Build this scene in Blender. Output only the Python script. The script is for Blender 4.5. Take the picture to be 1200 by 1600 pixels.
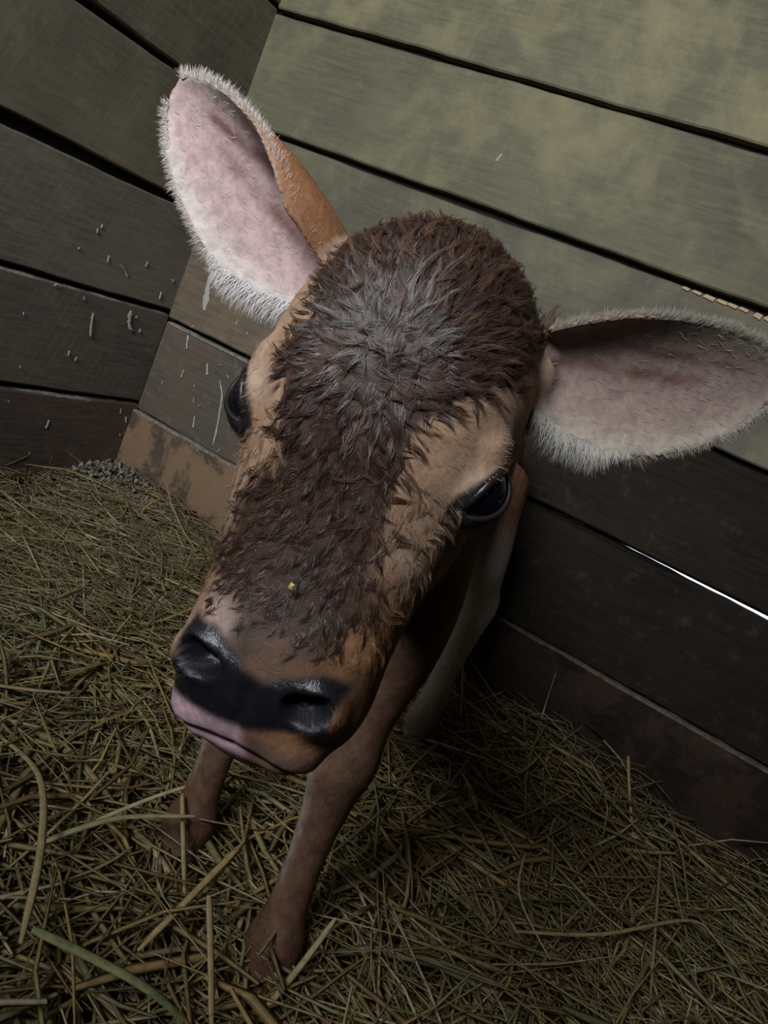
import bpy, math, random
import numpy as np
from mathutils import Vector, Matrix

rng = np.random.default_rng(7)
random.seed(7)
scene = bpy.context.scene
for o in list(bpy.data.objects):
    bpy.data.objects.remove(o)
COL = scene.collection

# ------------------------------------------------------------------ camera
CAM = Vector((1.37705, -1.58985, 0.65927))
RGT = Vector((0.8184289, 0.41843725, 0.39380758))
UPV = Vector((-0.44867684, 0.03721432, 0.89291891))
FWD = Vector((-0.35897525, 0.90748298, -0.21820038))
cd = bpy.data.cameras.new('camera')
cam = bpy.data.objects.new('camera', cd)
COL.objects.link(cam)
cam.matrix_world = Matrix(((RGT.x, UPV.x, -FWD.x, CAM.x), (RGT.y, UPV.y, -FWD.y, CAM.y),
                           (RGT.z, UPV.z, -FWD.z, CAM.z), (0, 0, 0, 1)))
cd.sensor_fit = 'VERTICAL'
cd.sensor_height = 36.0
cd.lens = 1229.54 / 1600 * 36.0
cd.clip_start = 0.02
scene.camera = cam

# ------------------------------------------------------------------ world, daylight, exposure
wld = bpy.data.worlds.new('overcast_sky')
scene.world = wld
wld.use_nodes = True
bgn = wld.node_tree.nodes['Background']
bgn.inputs[0].default_value = (0.86, 0.93, 1.0, 1)
bgn.inputs[1].default_value = 1.6


def area(name, loc, target, sx, sy, power, color):
    l = bpy.data.lights.new(name, 'AREA')
    l.shape = 'RECTANGLE'
    l.size, l.size_y, l.energy, l.color = sx, sy, power, color
    o = bpy.data.objects.new(name, l)
    COL.objects.link(o)
    o.location = loc
    d = Vector(target) - Vector(loc)
    o.rotation_euler = d.to_track_quat('-Z', 'Y').to_euler()
    return o


# overcast daylight over the half door behind the photographer
area('doorway_daylight', (0.98, -3.30, 1.90), (1.05, -0.8, 0.7), 1.1, .8, 112, (0.90, 0.95, 1.0))
vs = scene.view_settings
vs.view_transform = 'Standard'
vs.look = 'None'
vs.gamma = 1.0
vs.use_curve_mapping = False
vs.exposure = 0.0


# ------------------------------------------------------------------ node helpers
class NT:
    def __init__(s, name):
        s.m = bpy.data.materials.new(name)
        s.m.use_nodes = True
        s.t = s.m.node_tree
        s.b = s.t.nodes['Principled BSDF']

    def n(s, kind, **kw):
        nd = s.t.nodes.new(kind)
        for k, v in kw.items():
            if k.startswith('i_'):
                key = k[2:]
                key = int(key) if key.isdigit() else key.replace('_', ' ')
                s.put(v, nd.inputs[key])
            else:
                setattr(nd, k, v)
        return nd

    def put(s, v, sock):
        if isinstance(v, bpy.types.NodeSocket):
            s.t.links.new(v, sock)
        elif isinstance(v, tuple) and len(v) == 3 and sock.type == 'RGBA':
            sock.default_value = (*v, 1)
        else:
            sock.default_value = v

    def coord(s, scale=(1, 1, 1), rot=(0, 0, 0)):
        c = s.n('ShaderNodeTexCoord')
        mp = s.n('ShaderNodeMapping')
        s.t.links.new(c.outputs['Object'], mp.inputs[0])
        mp.inputs['Scale'].default_value = scale
        mp.inputs['Rotation'].default_value = rot
        return mp.outputs[0]

    def noise(s, vec, scale, detail=4, rough=.55, dist=0):
        nd = s.n('ShaderNodeTexNoise')
        s.t.links.new(vec, nd.inputs['Vector'])
        nd.inputs['Scale'].default_value = scale
        nd.inputs['Detail'].default_value = detail
        nd.inputs['Roughness'].default_value = rough
        nd.inputs['Distortion'].default_value = dist
        return nd.outputs[0]

    def ramp(s, f, stops):
        nd = s.n('ShaderNodeValToRGB')
        s.t.links.new(f, nd.inputs[0])
        e = nd.color_ramp.elements
        while len(e) < len(stops):
            e.new(0.5)
        for el, (p, c) in zip(e, stops):
            el.position = p
            el.color = (*c, 1) if isinstance(c, tuple) else (c, c, c, 1)
        return nd.outputs[0]

    def mix(s, f, a, b, mode='MIX'):
        nd = s.n('ShaderNodeMix', data_type='RGBA', blend_type=mode)
        for v, k in ((f, 0), (a, 6), (b, 7)):
            s.put(v, nd.inputs[k])
        return nd.outputs[2]

    def math(s, op, a, b=0.0):
        nd = s.n('ShaderNodeMath', operation=op)
        s.put(a, nd.inputs[0])
        s.put(b, nd.inputs[1])
        return nd.outputs[0]

    def bump(s, h, strength=.3, dist=.002, prev=None):
        nd = s.n('ShaderNodeBump')
        s.put(h, nd.inputs['Height'])
        nd.inputs['Strength'].default_value = strength
        nd.inputs['Distance'].default_value = dist
        if prev is not None:
            s.t.links.new(prev, nd.inputs['Normal'])
        return nd.outputs[0]

    def done(s, col, rough=.8, normal=None, spec=.3):
        s.put(col, s.b.inputs['Base Color'])
        s.put(rough, s.b.inputs['Roughness'])
        s.b.inputs['Specular IOR Level'].default_value = spec
        if normal is not None:
            s.t.links.new(normal, s.b.inputs['Normal'])
        return s.m


def wood(name, axis, dark, mid, light, seed=0., saw=False, algae=0.0, wear=None, wear_amt=0.0, dust=(.30, .28, .22), dust_amt=.25, spec=.3, rough=.72):
    """weathered board; axis: 'x' or 'y' = direction of the board's length"""
    s = NT(name)
    st = (1.2, 14, 14) if axis == 'x' else (14, 1.2, 14)
    base = s.coord()
    off = s.n('ShaderNodeVectorMath', operation='ADD')
    s.t.links.new(base, off.inputs[0])
    off.inputs[1].default_value = (seed * 3.1, seed * 1.7, seed * 2.3)
    base = off.outputs[0]
    gm = s.n('ShaderNodeMapping')
    s.t.links.new(base, gm.inputs[0])
    gm.inputs['Scale'].default_value = st
    grain = s.noise(gm.outputs[0], 9, 6, .62, .6)
    blot = s.noise(base, 3.4, 4, .55, .5)
    fine = s.noise(base, 70, 4, .7)
    c = s.mix(s.ramp(blot, [(.32, 0.), (.68, 1.)]), dark, mid)
    c = s.mix(s.ramp(grain, [(.35, 0.), (.75, .75)]), c, light)
    if algae > 0:
        al = s.noise(base, 5.0, 6, .66, .35)
        c = s.mix(s.math('MULTIPLY', s.ramp(al, [(.46, 0.), (.66, 1.)]), algae), c, (.29, .25, .130))
        dk = s.noise(base, 6.1, 5, .65, .3)
        c = s.mix(s.math('MULTIPLY', s.ramp(dk, [(.52, 0.), (.68, 1.)]), .55), c, (.075, .072, .055))
    if wear is not None:
        wr = s.noise(base, 6.0, 6, .68, .3)
        c = s.mix(s.math('MULTIPLY', s.ramp(wr, [(.47, 0.), (.53, 1.)]), wear_amt), c, wear)
    # dust and scuffs
    sc = s.noise(base, 34, 6, .72, .4)
    c = s.mix(s.math('MULTIPLY', s.ramp(sc, [(.56, 0.), (.74, 1.)]), dust_amt), c, dust)
    h = s.math('ADD', s.math('MULTIPLY', grain, .6), s.math('MULTIPLY', fine, .35))
    nrm = s.bump(h, .55, .002)
    if saw:
        # slanting rip-saw marks
        w = s.n('ShaderNodeTexWave', wave_type='BANDS', bands_direction='X', wave_profile='SAW')
        mp = s.n('ShaderNodeMapping')
        s.t.links.new(base, mp.inputs[0])
        mp.inputs['Rotation'].default_value = (0, 0, 0)
        # coordinate = y*cos + z*sin put on X
        cm = s.n('ShaderNodeSeparateXYZ')
        s.t.links.new(base, cm.inputs[0])
        lin = s.math('ADD', s.math('MULTIPLY', cm.outputs[1], 1.0), s.math('MULTIPLY', cm.outputs[2], -.38))
        cx = s.n('ShaderNodeCombineXYZ')
        s.t.links.new(lin, cx.inputs[0])
        s.t.links.new(cx.outputs[0], w.inputs['Vector'])
        w.inputs['Scale'].default_value = 13.0
        w.inputs['Distortion'].default_value = 1.2
        w.inputs['Detail'].default_value = 3
        w.inputs['Detail Scale'].default_value = 2.5
        lines = s.ramp(w.outputs[1], [(.80, 0.), (.97, 1.)])
        msk = s.ramp(s.noise(base, 5, 3), [(.4, .1), (.65, 1.)])
        lm = s.math('MULTIPLY', s.math('MULTIPLY', lines, msk), .6)
        c = s.mix(lm, c, (.20, .17, .12))
        nrm = s.bump(w.outputs[1], .25, .0015, nrm)
    return s.done(c, rough, nrm, spec)


# ------------------------------------------------------------------ mesh helpers
def mesh_obj(name, verts, faces, mat=None, parent=None, smooth=False):
    me = bpy.data.meshes.new(name)
    me.from_pydata([tuple(v) for v in verts], [], [tuple(f) for f in faces])
    if smooth:
        me.polygons.foreach_set('use_smooth', [True] * len(me.polygons))
    me.update()
    o = bpy.data.objects.new(name, me)
    COL.objects.link(o)
    if mat:
        me.materials.append(mat)
    if parent:
        o.parent = parent
    return o


def fast_mesh(name, V, F, mat=None, parent=None, smooth=True, colors=None):
    """V (n,3), F (m,k) numpy"""
    me = bpy.data.meshes.new(name)
    V = np.asarray(V, np.float32)
    F = np.asarray(F, np.int32)
    me.vertices.add(len(V))
    me.vertices.foreach_set('co', V.ravel())
    k = F.shape[1]
    me.loops.add(F.size)
    me.loops.foreach_set('vertex_index', F.ravel())
    me.polygons.add(len(F))
    me.polygons.foreach_set('loop_start', np.arange(0, F.size, k, dtype=np.int32))
    me.polygons.foreach_set('loop_total', np.full(len(F), k, np.int32))
    me.update(calc_edges=True)
    if smooth:
        me.polygons.foreach_set('use_smooth', np.ones(len(F), bool))
    if colors is not None:
        at = me.color_attributes.new('tint', 'FLOAT_COLOR', 'POINT')
        C4 = np.ones((len(V), 4), np.float32)
        C4[:, :colors.shape[1]] = colors
        at.data.foreach_set('color', C4.ravel())
    me.validate()
    o = bpy.data.objects.new(name, me)
    COL.objects.link(o)
    if mat:
        me.materials.append(mat)
    if parent:
        o.parent = parent
    return o


def empty(name, loc=(0, 0, 0)):
    o = bpy.data.objects.new(name, None)
    COL.objects.link(o)
    o.location = loc
    o.empty_display_size = .1
    return o


def tag(o, label=None, cat=None, group=None, kind=None):
    if label: o['label'] = label
    if cat: o['category'] = cat
    if group: o['group'] = group
    if kind: o['kind'] = kind
    return o


def wob(t, seed, amp):
    return amp * (math.sin(t * 7.3 + seed * 1.3) * .5 + math.sin(t * 19.1 + seed * 2.9) * .3 + math.sin(t * 47.7 + seed * 5.1) * .2 + math.sin(t * 113. + seed) * .12)


def board(name, axis, a0, a1, z0, z1, face, thick, mat, parent, seed, z0b=None, z1b=None, amp=.0022, segs=60):
    """one plank. axis 'x': runs along x with its face at y=face looking to -y;
    axis 'y': runs along y with its face at x=face looking to +x."""
    z0b = z0 if z0b is None else z0b
    z1b = z1 if z1b is None else z1b
    V, F = [], []
    ch = .0035
    for i in range(segs + 1):
        t = i / segs
        a = a0 + (a1 - a0) * t
        lo = z0 + (z0b - z0) * t + wob(a, seed, amp)
        hi = z1 + (z1b - z1) * t + wob(a, seed + 4.4, amp)
        bow = wob(a * .4, seed + 9, .0012)
        prof = [(lo + ch, 0), (hi - ch, 0), (hi, ch), (hi, thick), (lo, thick), (lo, ch)]
        for z, d in prof:
            if axis == 'x':
                V.append((a, face + d + bow, z))
            else:
                V.append((face - d - bow, a, z))
    n = 6
    for i in range(segs):
        for j in range(n):
            k = (j + 1) % n
            q = (i * n + j, i * n + k, (i + 1) * n + k, (i + 1) * n + j)
            F.append(q if axis == 'x' else q[::-1])
    c0 = tuple(range(n)); c1 = tuple(segs * n + j for j in range(n))
    F.append(c0[::-1] if axis == 'x' else c0)
    F.append(c1 if axis == 'x' else c1[::-1])
    return mesh_obj(name, V, F, mat, parent)


def box(name, lo, hi, mat, parent=None):
    x0, y0, z0 = lo
    x1, y1, z1 = hi
    V = [(x0, y0, z0), (x1, y0, z0), (x1, y1, z0), (x0, y1, z0), (x0, y0, z1), (x1, y0, z1), (x1, y1, z1), (x0, y1, z1)]
    F = [(0, 3, 2, 1), (4, 5, 6, 7), (0, 1, 5, 4), (1, 2, 6, 5), (2, 3, 7, 6), (3, 0, 4, 7)]
    return mesh_obj(name, V, F, mat, parent)


def boxes(name, lst, mat, parent=None):
    V, F = [], []
    for (x0, y0, z0), (x1, y1, z1) in lst:
        b = len(V)
        V += [(x0, y0, z0), (x1, y0, z0), (x1, y1, z0), (x0, y1, z0), (x0, y0, z1), (x1, y0, z1), (x1, y1, z1), (x0, y1, z1)]
        F += [tuple(b + i for i in f) for f in [(0, 3, 2, 1), (4, 5, 6, 7), (0, 1, 5, 4), (1, 2, 6, 5), (2, 3, 7, 6), (3, 0, 4, 7)]]
    return mesh_obj(name, V, F, mat, parent)


# ------------------------------------------------------------------ the stall: walls of planks, floor, ceiling
m_sheath = NT('dark_sheathing').done((.012, .010, .008), .9)
m_dirt = (lambda s: s.done(s.ramp(s.noise(s.coord(), 26, 5), [(.3, (.030, .021, .013)), (.7, (.085, .062, .038))]), .95,
                           s.bump(s.noise(s.coord(), 60, 4), .6, .006)))(NT('stall_dirt'))
m_plain = wood('dim_barn_wood', 'x', (.10, .085, .06), (.14, .12, .085), (.18, .15, .11))

R1 = (.75, .74, .72)
# right-hand wall: sheathing with one open slit where daylight shows
WX = 3.0
wr = boxes('wall_right', [((-.06, .0305, -.05), (WX, .05, .420)), ((-.06, .0305, .4475), (WX, .05, 2.45)), ((-.06, .0305, .419), (1.05, .05, .4480))], m_sheath)
tag(wr, kind='structure')
seams = [-.06, .200, .4469, .6841, .9440, 1.2000, 1.45, 1.70, 1.95, 2.20, 2.45]
mR = [
    wood('board_worn_brown', 'x', (.035, .028, .022), (.085, .058, .038), (.13, .095, .065), 1.0, wear=(.25, .155, .09), wear_amt=.85, dust_amt=.4),
    wood('board_dark_brown', 'x', (0.048, 0.039, 0.033), (0.088, 0.069, 0.053), (0.144, 0.115, 0.088), 2.0, wear=(.13, .085, .055), wear_amt=.35, dust_amt=.3),
    wood('board_umber', 'x', (0.066, 0.052, 0.036), (0.120, 0.092, 0.060), (0.192, 0.150, 0.102), 3.0, wear=(.20, .14, .085), wear_amt=.35, dust_amt=.25),
    wood('board_grey_olive', 'x', (0.075, 0.066, 0.048), (0.110, 0.099, 0.069), (0.145, 0.132, 0.092), 4.0, algae=.30, dust_amt=.2),
    wood('board_olive', 'x', (0.086, 0.078, 0.049), (0.135, 0.123, 0.075), (0.176, 0.160, 0.102), 5.0, algae=.55, dust_amt=.2),
    wood('board_pale_olive', 'x', (0.098, 0.090, 0.055), (0.152, 0.140, 0.082), (0.195, 0.179, 0.113), 6.0, algae=.75, dust_amt=.2),
]
board('batten', 'x', 1.0, WX, .36, .4492, .0310, .018, m_sheath, wr, 3.3, z0b=.36, z1b=.4092, amp=.0024, segs=220)
mD = [  # shade on the lower right wall, put into darker board colours
    wood('board_shaded_brown', 'x', (0.010, 0.008, 0.007), (0.019, 0.014, 0.010), (0.033, 0.023, 0.018), 21., wear=(.07, .04, .028), wear_amt=.35, dust_amt=.10, spec=.1, rough=.85),
    wood('board_shaded_black', 'x', (0.010, 0.008, 0.006), (0.017, 0.013, 0.009), (0.028, 0.022, 0.015), 22., dust_amt=.08, spec=.1, rough=.85),
    wood('board_shaded_umber', 'x', (0.012, 0.009, 0.007), (0.022, 0.016, 0.011), (0.035, 0.026, 0.019), 23., dust_amt=.08, spec=.1, rough=.85),
]
gapR = [0, .004, .013, .014, .015, .014, .012, .012, .012, .012, 0]
proud = [-.012, .001, 0.0, .002, -.001, .001, 0, 0, 0, 0]
shade_split = [.98, .88, .80]               # three lowest boards split here: worn wood by the corner, painted shade beyond
for i in range(10):
    g0, g1 = gapR[i] / 2, gapR[i + 1] / 2
    z0_, z1_, th_ = seams[i] + g0, seams[i + 1] - g1, .030 - proud[i] - .0005
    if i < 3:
        board('board', 'x', .001, shade_split[i] - .0015, z0_, z1_, proud[i], th_, mR[i], wr, 1.7 * i + .4, segs=50)
        board('board', 'x', shade_split[i] + .0015, WX, z0_, z1_, proud[i], th_, mD[i], wr, 1.7 * i + .4, segs=80)
    else:
        board('board', 'x', .001, WX, z0_, z1_, proud[i], th_, mR[min(i, 5)], wr, 1.7 * i + .4, segs=110)

# left-hand wall
wl = boxes('wall_left', [((-.05, -3.0, -.05), (-.030, .03, 2.45))], m_sheath)
tag(wl, kind='structure')
seamL = [-.06, .2178, .4624, .7163, .9632, 1.21, 1.46, 1.71, 1.96, 2.21, 2.45]
mL = [
    wood('plank_dark_red_brown', 'y', (0.042, 0.033, 0.028), (0.090, 0.065, 0.051), (0.143, 0.108, 0.087), 11., saw=False, wear=(.11, .06, .04), wear_amt=.4, dust_amt=.35),
    wood('plank_charcoal_brown', 'y', (0.051, 0.043, 0.037), (0.099, 0.082, 0.068), (0.170, 0.145, 0.119), 12., saw=True, wear=(.12, .08, .05), wear_amt=.3),
    wood('plank_grey_brown', 'y', (0.072, 0.061, 0.050), (0.128, 0.109, 0.086), (0.200, 0.176, 0.141), 13., saw=True),
    wood('plank_drab', 'y', (0.069, 0.059, 0.043), (0.131, 0.110, 0.073), (0.181, 0.156, 0.110), 14., saw=True, algae=.25),
    wood('plank_dull_olive', 'y', (0.072, 0.062, 0.043), (0.114, 0.098, 0.065), (0.168, 0.146, 0.102), 15., saw=True, algae=.2),
]
gapL0 = [0, .010, .013, .014, .012, .012, .012, .012, .012, .012, 0]      # gap width at the corner
gapL1 = [0, .022, .026, .085, .050, .030, .012, .012, .012, .012, 0]      # and at the far (camera side) end, y=-3
for i in range(10):
    board('plank', 'y', 0.0, -3.0, seamL[i] + gapL0[i] / 2, seamL[i + 1] - gapL0[i + 1] / 2, (.004, 0, .001, -.001, .002)[i % 5], .028, mL[min(i, 4)], wl, 2.3 * i + .9,
          z0b=seamL[i] + gapL1[i] / 2, z1b=seamL[i + 1] - gapL1[i + 1] / 2, segs=110)

ce = box('ceiling', (-.1, -3.0, 2.45), (WX + .05, .1, 2.5), m_plain)
tag(ce, kind='structure')
# stall front with its half door closed and the upper half open to the daylight, and the far partition
DY = -2.25
wf = boxes('wall_front', [((-.05, DY - .04, -.05), (WX, DY, 1.15)), ((-.05, DY - .04, 2.05), (WX, DY, 2.45)), ((1.30, DY - .04, 1.10), (WX, DY, 2.05)), ((-.05, DY - .04, 1.10), (.12, DY, 2.05))], m_plain)
tag(wf, kind='structure')
wp = boxes('wall_partition', [((WX - .02, -3.0, -.05), (WX + .03, .05, 2.45))], m_plain)
tag(wp, kind='structure')

# ------------------------------------------------------------------ the calf
HO = np.array([1.22785, -1.26510, .60309])
HX = np.array([.97329, .22528, .04419])
HY = np.array([.21464, -.96126, .17296])
HZ = np.array([-.08144, .15886, .98394])
HM = np.stack([HX, HY, HZ], 1)          # head axes as columns


def h2w(P):                              # head centimetres -> world metres
    return HO + (np.asarray(P, float) * .01) @ HM.T


def w2h(P):
    return ((np.asarray(P, float) - HO) @ HM) * 100.


def unit(v):
    v = np.asarray(v, float)
    return v / (np.linalg.norm(v, axis=-1, keepdims=True) + 1e-12)


def catmull(P, sub):
    P = np.asarray(P, float)
    out = []
    n = len(P)
    for i in range(n - 1):
        p0, p1, p2, p3 = P[max(i - 1, 0)], P[i], P[i + 1], P[min(i + 2, n - 1)]
        for k in range(sub):
            t = k / sub
            out.append(.5 * ((2 * p1) + (-p0 + p2) * t + (2 * p0 - 5 * p1 + 4 * p2 - p3) * t * t + (-p0 + 3 * p1 - 3 * p2 + p3) * t ** 3))
    out.append(P[-1])
    return np.array(out)


def grid_faces(m, n, off=0, caps=True):
    F = []
    for i in range(m - 1):
        for j in range(n):
            k = (j + 1) % n
            F.append((off + i * n + j, off + i * n + k, off + (i + 1) * n + k, off + (i + 1) * n + j))
    if caps:
        F.append(tuple(off + j for j in range(n))[::-1])
        F.append(tuple(off + (m - 1) * n + j for j in range(n)))
    return F


def tube(pts, rad, n=24, sub=6, ref=(1, 0, 0)):
    """closed tube; rad = (ra, rb): ra across ref, rb across the other way"""
    D = catmull(np.c_[np.asarray(pts, float), np.asarray([(r, r) if np.isscalar(r) else r for r in rad], float)], sub)
    P, R = D[:, :3], np.abs(D[:, 3:])
    T = unit(np.gradient(P, axis=0))
    A = unit(np.asarray(ref) - (T @ np.asarray(ref, float))[:, None] * T)
    B = np.cross(T, A)
    th = np.linspace(0, 2 * math.pi, n, endpoint=False)
    V = P[:, None] + A[:, None] * (np.cos(th)[None, :, None] * R[:, None, :1]) + B[:, None] * (np.sin(th)[None, :, None] * R[:, None, 1:])
    return V.reshape(-1, 3), grid_faces(len(P), n)


def ellipsoid(c, r, n=24, m=14, M=None):
    V = []
    for i in range(m + 1):
        ph = math.pi * i / m
        ph = min(max(ph, .02), math.pi - .02)
        for j in range(n):
            th = 2 * math.pi * j / n
            V.append((math.sin(ph) * math.cos(th) * r[0], math.sin(ph) * math.sin(th) * r[1], math.cos(ph) * r[2]))
    V = np.array(V)
    if M is not None:
        V = V @ np.asarray(M).T
    return V + np.asarray(c, float), grid_faces(m + 1, n)


BV, BF = [], []


def add(V, F):
    b = sum(len(v) for v in BV)
    BV.append(np.asarray(V))
    BF.extend([tuple(b + i for i in f) for f in F])


# head: cross-sections from poll to chin  (z, half width, face y, jaw y, y of the widest point)
HEAD = np.array([
    (11.4, .3, -1.6, -2.6, -2.2), (10.9, 2.2, 0, -5.0, -2.6), (9.8, 3.8, 1.5, -7.0, -2.8), (8.3, 4.95, 2.7, -8.5, -2.8),
    (6.3, 5.85, 3.6, -9.5, -2.5), (4.0, 6.2, 4.1, -10.2, -2.1), (2.0, 6.1, 4.1, -10.7, -1.8), (0, 5.95, 3.8, -11.0, -1.6),
    (-1.5, 5.75, 3.4, -10.8, -1.5), (-3.2, 5.4, 3.05, -9.9, -1.4), (-5, 5.05, 2.8, -8.8, -1.3), (-6.8, 4.75, 2.75, -7.8, -1.2),
    (-8.5, 4.65, 2.9, -7.0, -1.1), (-10, 4.7, 3.1, -6.4, -1.0), (-11.3, 4.75, 3.2, -6.0, -.9), (-12.6, 4.5, 3.0, -5.6, -.9),
    (-13.8, 3.8, 2.5, -5.2, -1.0), (-14.8, 3.0, 1.6, -4.6, -1.2), (-15.5, 1.9, .4, -3.6, -1.5), (-15.9, .4, -.8, -2.4, -1.8)])
HD = catmull(HEAD, 5)
th = np.linspace(0, 2 * math.pi, 72, endpoint=False)
hv = []
for z, w, yf, yb, yc in HD:
    c, s_ = np.cos(th), np.sin(th)
    ex = 2 / np.interp(z, [-16, -12, -6, 2, 6, 11], [2.3, 2.5, 2.7, 2.7, 2.45, 2.2])
    X = max(w, .2) * np.sign(c) * np.abs(c) ** ex
    Y = np.where(s_ > 0, yc + (yf - yc) * np.abs(s_) ** ex, yc - (yc - yb) * np.abs(s_) ** ex)
    hv.append(np.stack([X, Y, np.full_like(X, z)], 1))
add(h2w(np.concatenate(hv)), grid_faces(len(HD), 72))
EYE = {}
for sd in (-1, 1):
    E_ = np.array([sd * 5.15, .55, .2])
    EYE[sd] = E_
    for c, r in [(E_, (1.75, 1.85, 2.05)), ((sd * 4.75, 1.0, 2.0), (1.5, 1.5, 1.6)), ((sd * 3.9, -5.2, -1.6), (1.7, 4.2, 4.6)),
                 ((sd * 2.85, 1.85, -11.2), (1.5, 1.4, 1.5)), ((sd * 2.0, .6, -13.5), (1.9, 1.8, 1.6)), ((sd * 5.0, -4.2, 6.4), (1.9, 2.2, 2.2))]:
        v, f = ellipsoid(c, r)
        add(h2w(v), f)
v, f = ellipsoid((0, -1.2, -14.7), (2.2, 2.0, 1.25)); add(h2w(v), f)

# ears
EAR = {}
TW = np.array([(0, 1.6), (.12, 2.3), (.3, 2.95), (.5, 3.05), (.7, 2.65), (.85, 1.95), (.95, 1.1), (1.0, .3)])
EU = np.array([(0, 2.7), (.15, 2.4), (.35, 1.85), (.6, 1.25), (.8, .9), (1, .6)])       # curl of the upper half
EL = np.array([(0, 1.5), (.15, 1.2), (.35, .95), (.6, .75), (.8, .6), (1, .5)])        # and of the lower half


def ear_frame(sd):
    B_, T_, N_ = EAR[sd]
    a = unit(T_ - B_)
    n = unit(N_ - a * (N_ @ a))
    s = np.cross(a, n) if sd > 0 else np.cross(n, a)        # points up
    if s[2] < 0: s = -s
    return B_, T_, a, n, s


def ear_pt(sd, t, s_, back=0.):
    """t along, s_ in [-1,1] across (+1 = upper edge); head cm"""
    B_, T_, a, n, s = ear_frame(sd)
    L = np.linalg.norm(T_ - B_)
    t = np.asarray(t, float); s_ = np.asarray(s_, float)
    w = np.interp(t, TW[:, 0], TW[:, 1])
    ph = np.where(s_ > 0, np.interp(t, EU[:, 0], EU[:, 1]) * (.5 if sd > 0 else 1.0), np.interp(t, EL[:, 0], EL[:, 1]))
    rad = np.where(s_ > 0, .92, 1.24) * w / np.sin(np.minimum(ph, math.pi / 2))
    th_ = .52 * np.sqrt(np.clip(1 - s_ ** 2, 0, 1)) + .10
    rad = rad + back * th_
    lift = rad * (1 - np.cos(ph * s_)) - back * th_ - 1.2 + .35 * np.sin(t * 3.0) - .5 * t * t
    return (B_ + a * (L * t)[..., None] + s * (rad * np.sin(ph * s_))[..., None] + n * lift[..., None])


EAR[-1] = (np.array([-5.7, -2.2, 7.3]), np.array([-17.7, -1.4, 13.1]), np.array([-.42, 1.0, -.30]))
EAR[1] = (np.array([5.7, -2.2, 6.9]), np.array([16.8, -3.0, 10.0]), np.array([.72, 1.0, -.38]))
for sd in (-1, 1):
    tt = np.linspace(0, 1, 44) ** .9
    ss = np.sin(np.linspace(-math.pi / 2, math.pi / 2, 26))
    rows = []
    for t in tt:
        fr = ear_pt(sd, np.full(26, t), ss)
        bk = ear_pt(sd, np.full(26, t), ss[::-1], 1.0)
        rows.append(np.concatenate([fr, bk]))
    add(h2w(np.concatenate(rows)), grid_faces(44, 52))

# neck, trunk, tail
nb = h2w((0, -7.5, 2.0))
add(*tube([(1.105, -.80, .50), (1.125, -.90, .525), (1.155, -1.0, .55), tuple(.5 * (nb + np.array((1.165, -1.05, .565)))), tuple(nb)],
          [(.075, .10), (.075, .10), (.062, .085), (.055, .07), (.047, .055)], 28))
add(*tube([(1.105, -.985, .46), (1.10, -.96, .465), (1.09, -.90, .475), (1.07, -.80, .49), (1.035, -.65, .485), (1.00, -.50, .485), (.98, -.38, .495), (.965, -.27, .505), (.955, -.19, .51), (.95, -.155, .51)],
          [(.015, .02), (.05, .075), (.075, .115), (.085, .15), (.092, .155), (.095, .15), (.092, .14), (.085, .125), (.06, .08), (.015, .02)], 36))
add(*tube([(.953, -.165, .58), (.95, -.14, .54), (.95, -.125, .44), (.95, -.125, .35), (.953, -.13, .27)], [.02, .02, .014, .012, .018], 12))


def leg_front(dx, dy, P):
    add(*tube(P, [(.045, .07), (.047, .060), (.042, .048), (.029, .032), (.0345, .037), (.025, .027), (.0195, .021), (.021, .023), (.030, .033), (.024, .026), (.028, .030)], 24))


leg_front(0, 0, [(1.125, -.83, .52), (1.150, -.845, .44), (1.164, -.865, .375), (1.170, -.885, .295), (1.173, -.90, .248), (1.177, -.905, .205), (1.183, -.912, .145), (1.190, -.922, .09), (1.196, -.932, .058), (1.203, -.945, .028), (1.208, -.952, .012)])
leg_front(0, 0, [(1.055, -.82, .52), (1.040, -.83, .44), (1.030, -.845, .375), (1.023, -.852, .295), (1.020, -.858, .248), (1.021, -.862, .205), (1.023, -.866, .145), (1.027, -.87, .09), (1.030, -.876, .058), (1.036, -.888, .028), (1.040, -.895, .012)])


def leg_hind(P):
    add(*tube(P, [(.055, .085), (.052, .08), (.043, .060), (.032, .036), (.032, .038), (.025, .028), (.021, .024), (.023, .025), (.029, .031), (.025, .027), (.028, .030)], 24))


leg_hind([(1.035, -.32, .50), (1.055, -.35, .44), (1.075, -.34, .375), (1.086, -.295, .315), (1.090, -.265, .275), (1.092, -.275, .225), (1.094, -.295, .15), (1.097, -.312, .09), (1.099, -.322, .06), (1.101, -.338, .028), (1.102, -.345, .012)])
leg_hind([(.935, -.31, .50), (.915, -.34, .44), (.90, -.33, .375), (.893, -.285, .315), (.89, -.255, .275), (.89, -.265, .225), (.89, -.285, .15), (.888, -.302, .09), (.887, -.312, .06), (.886, -.328, .028), (.886, -.335, .012)])

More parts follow.
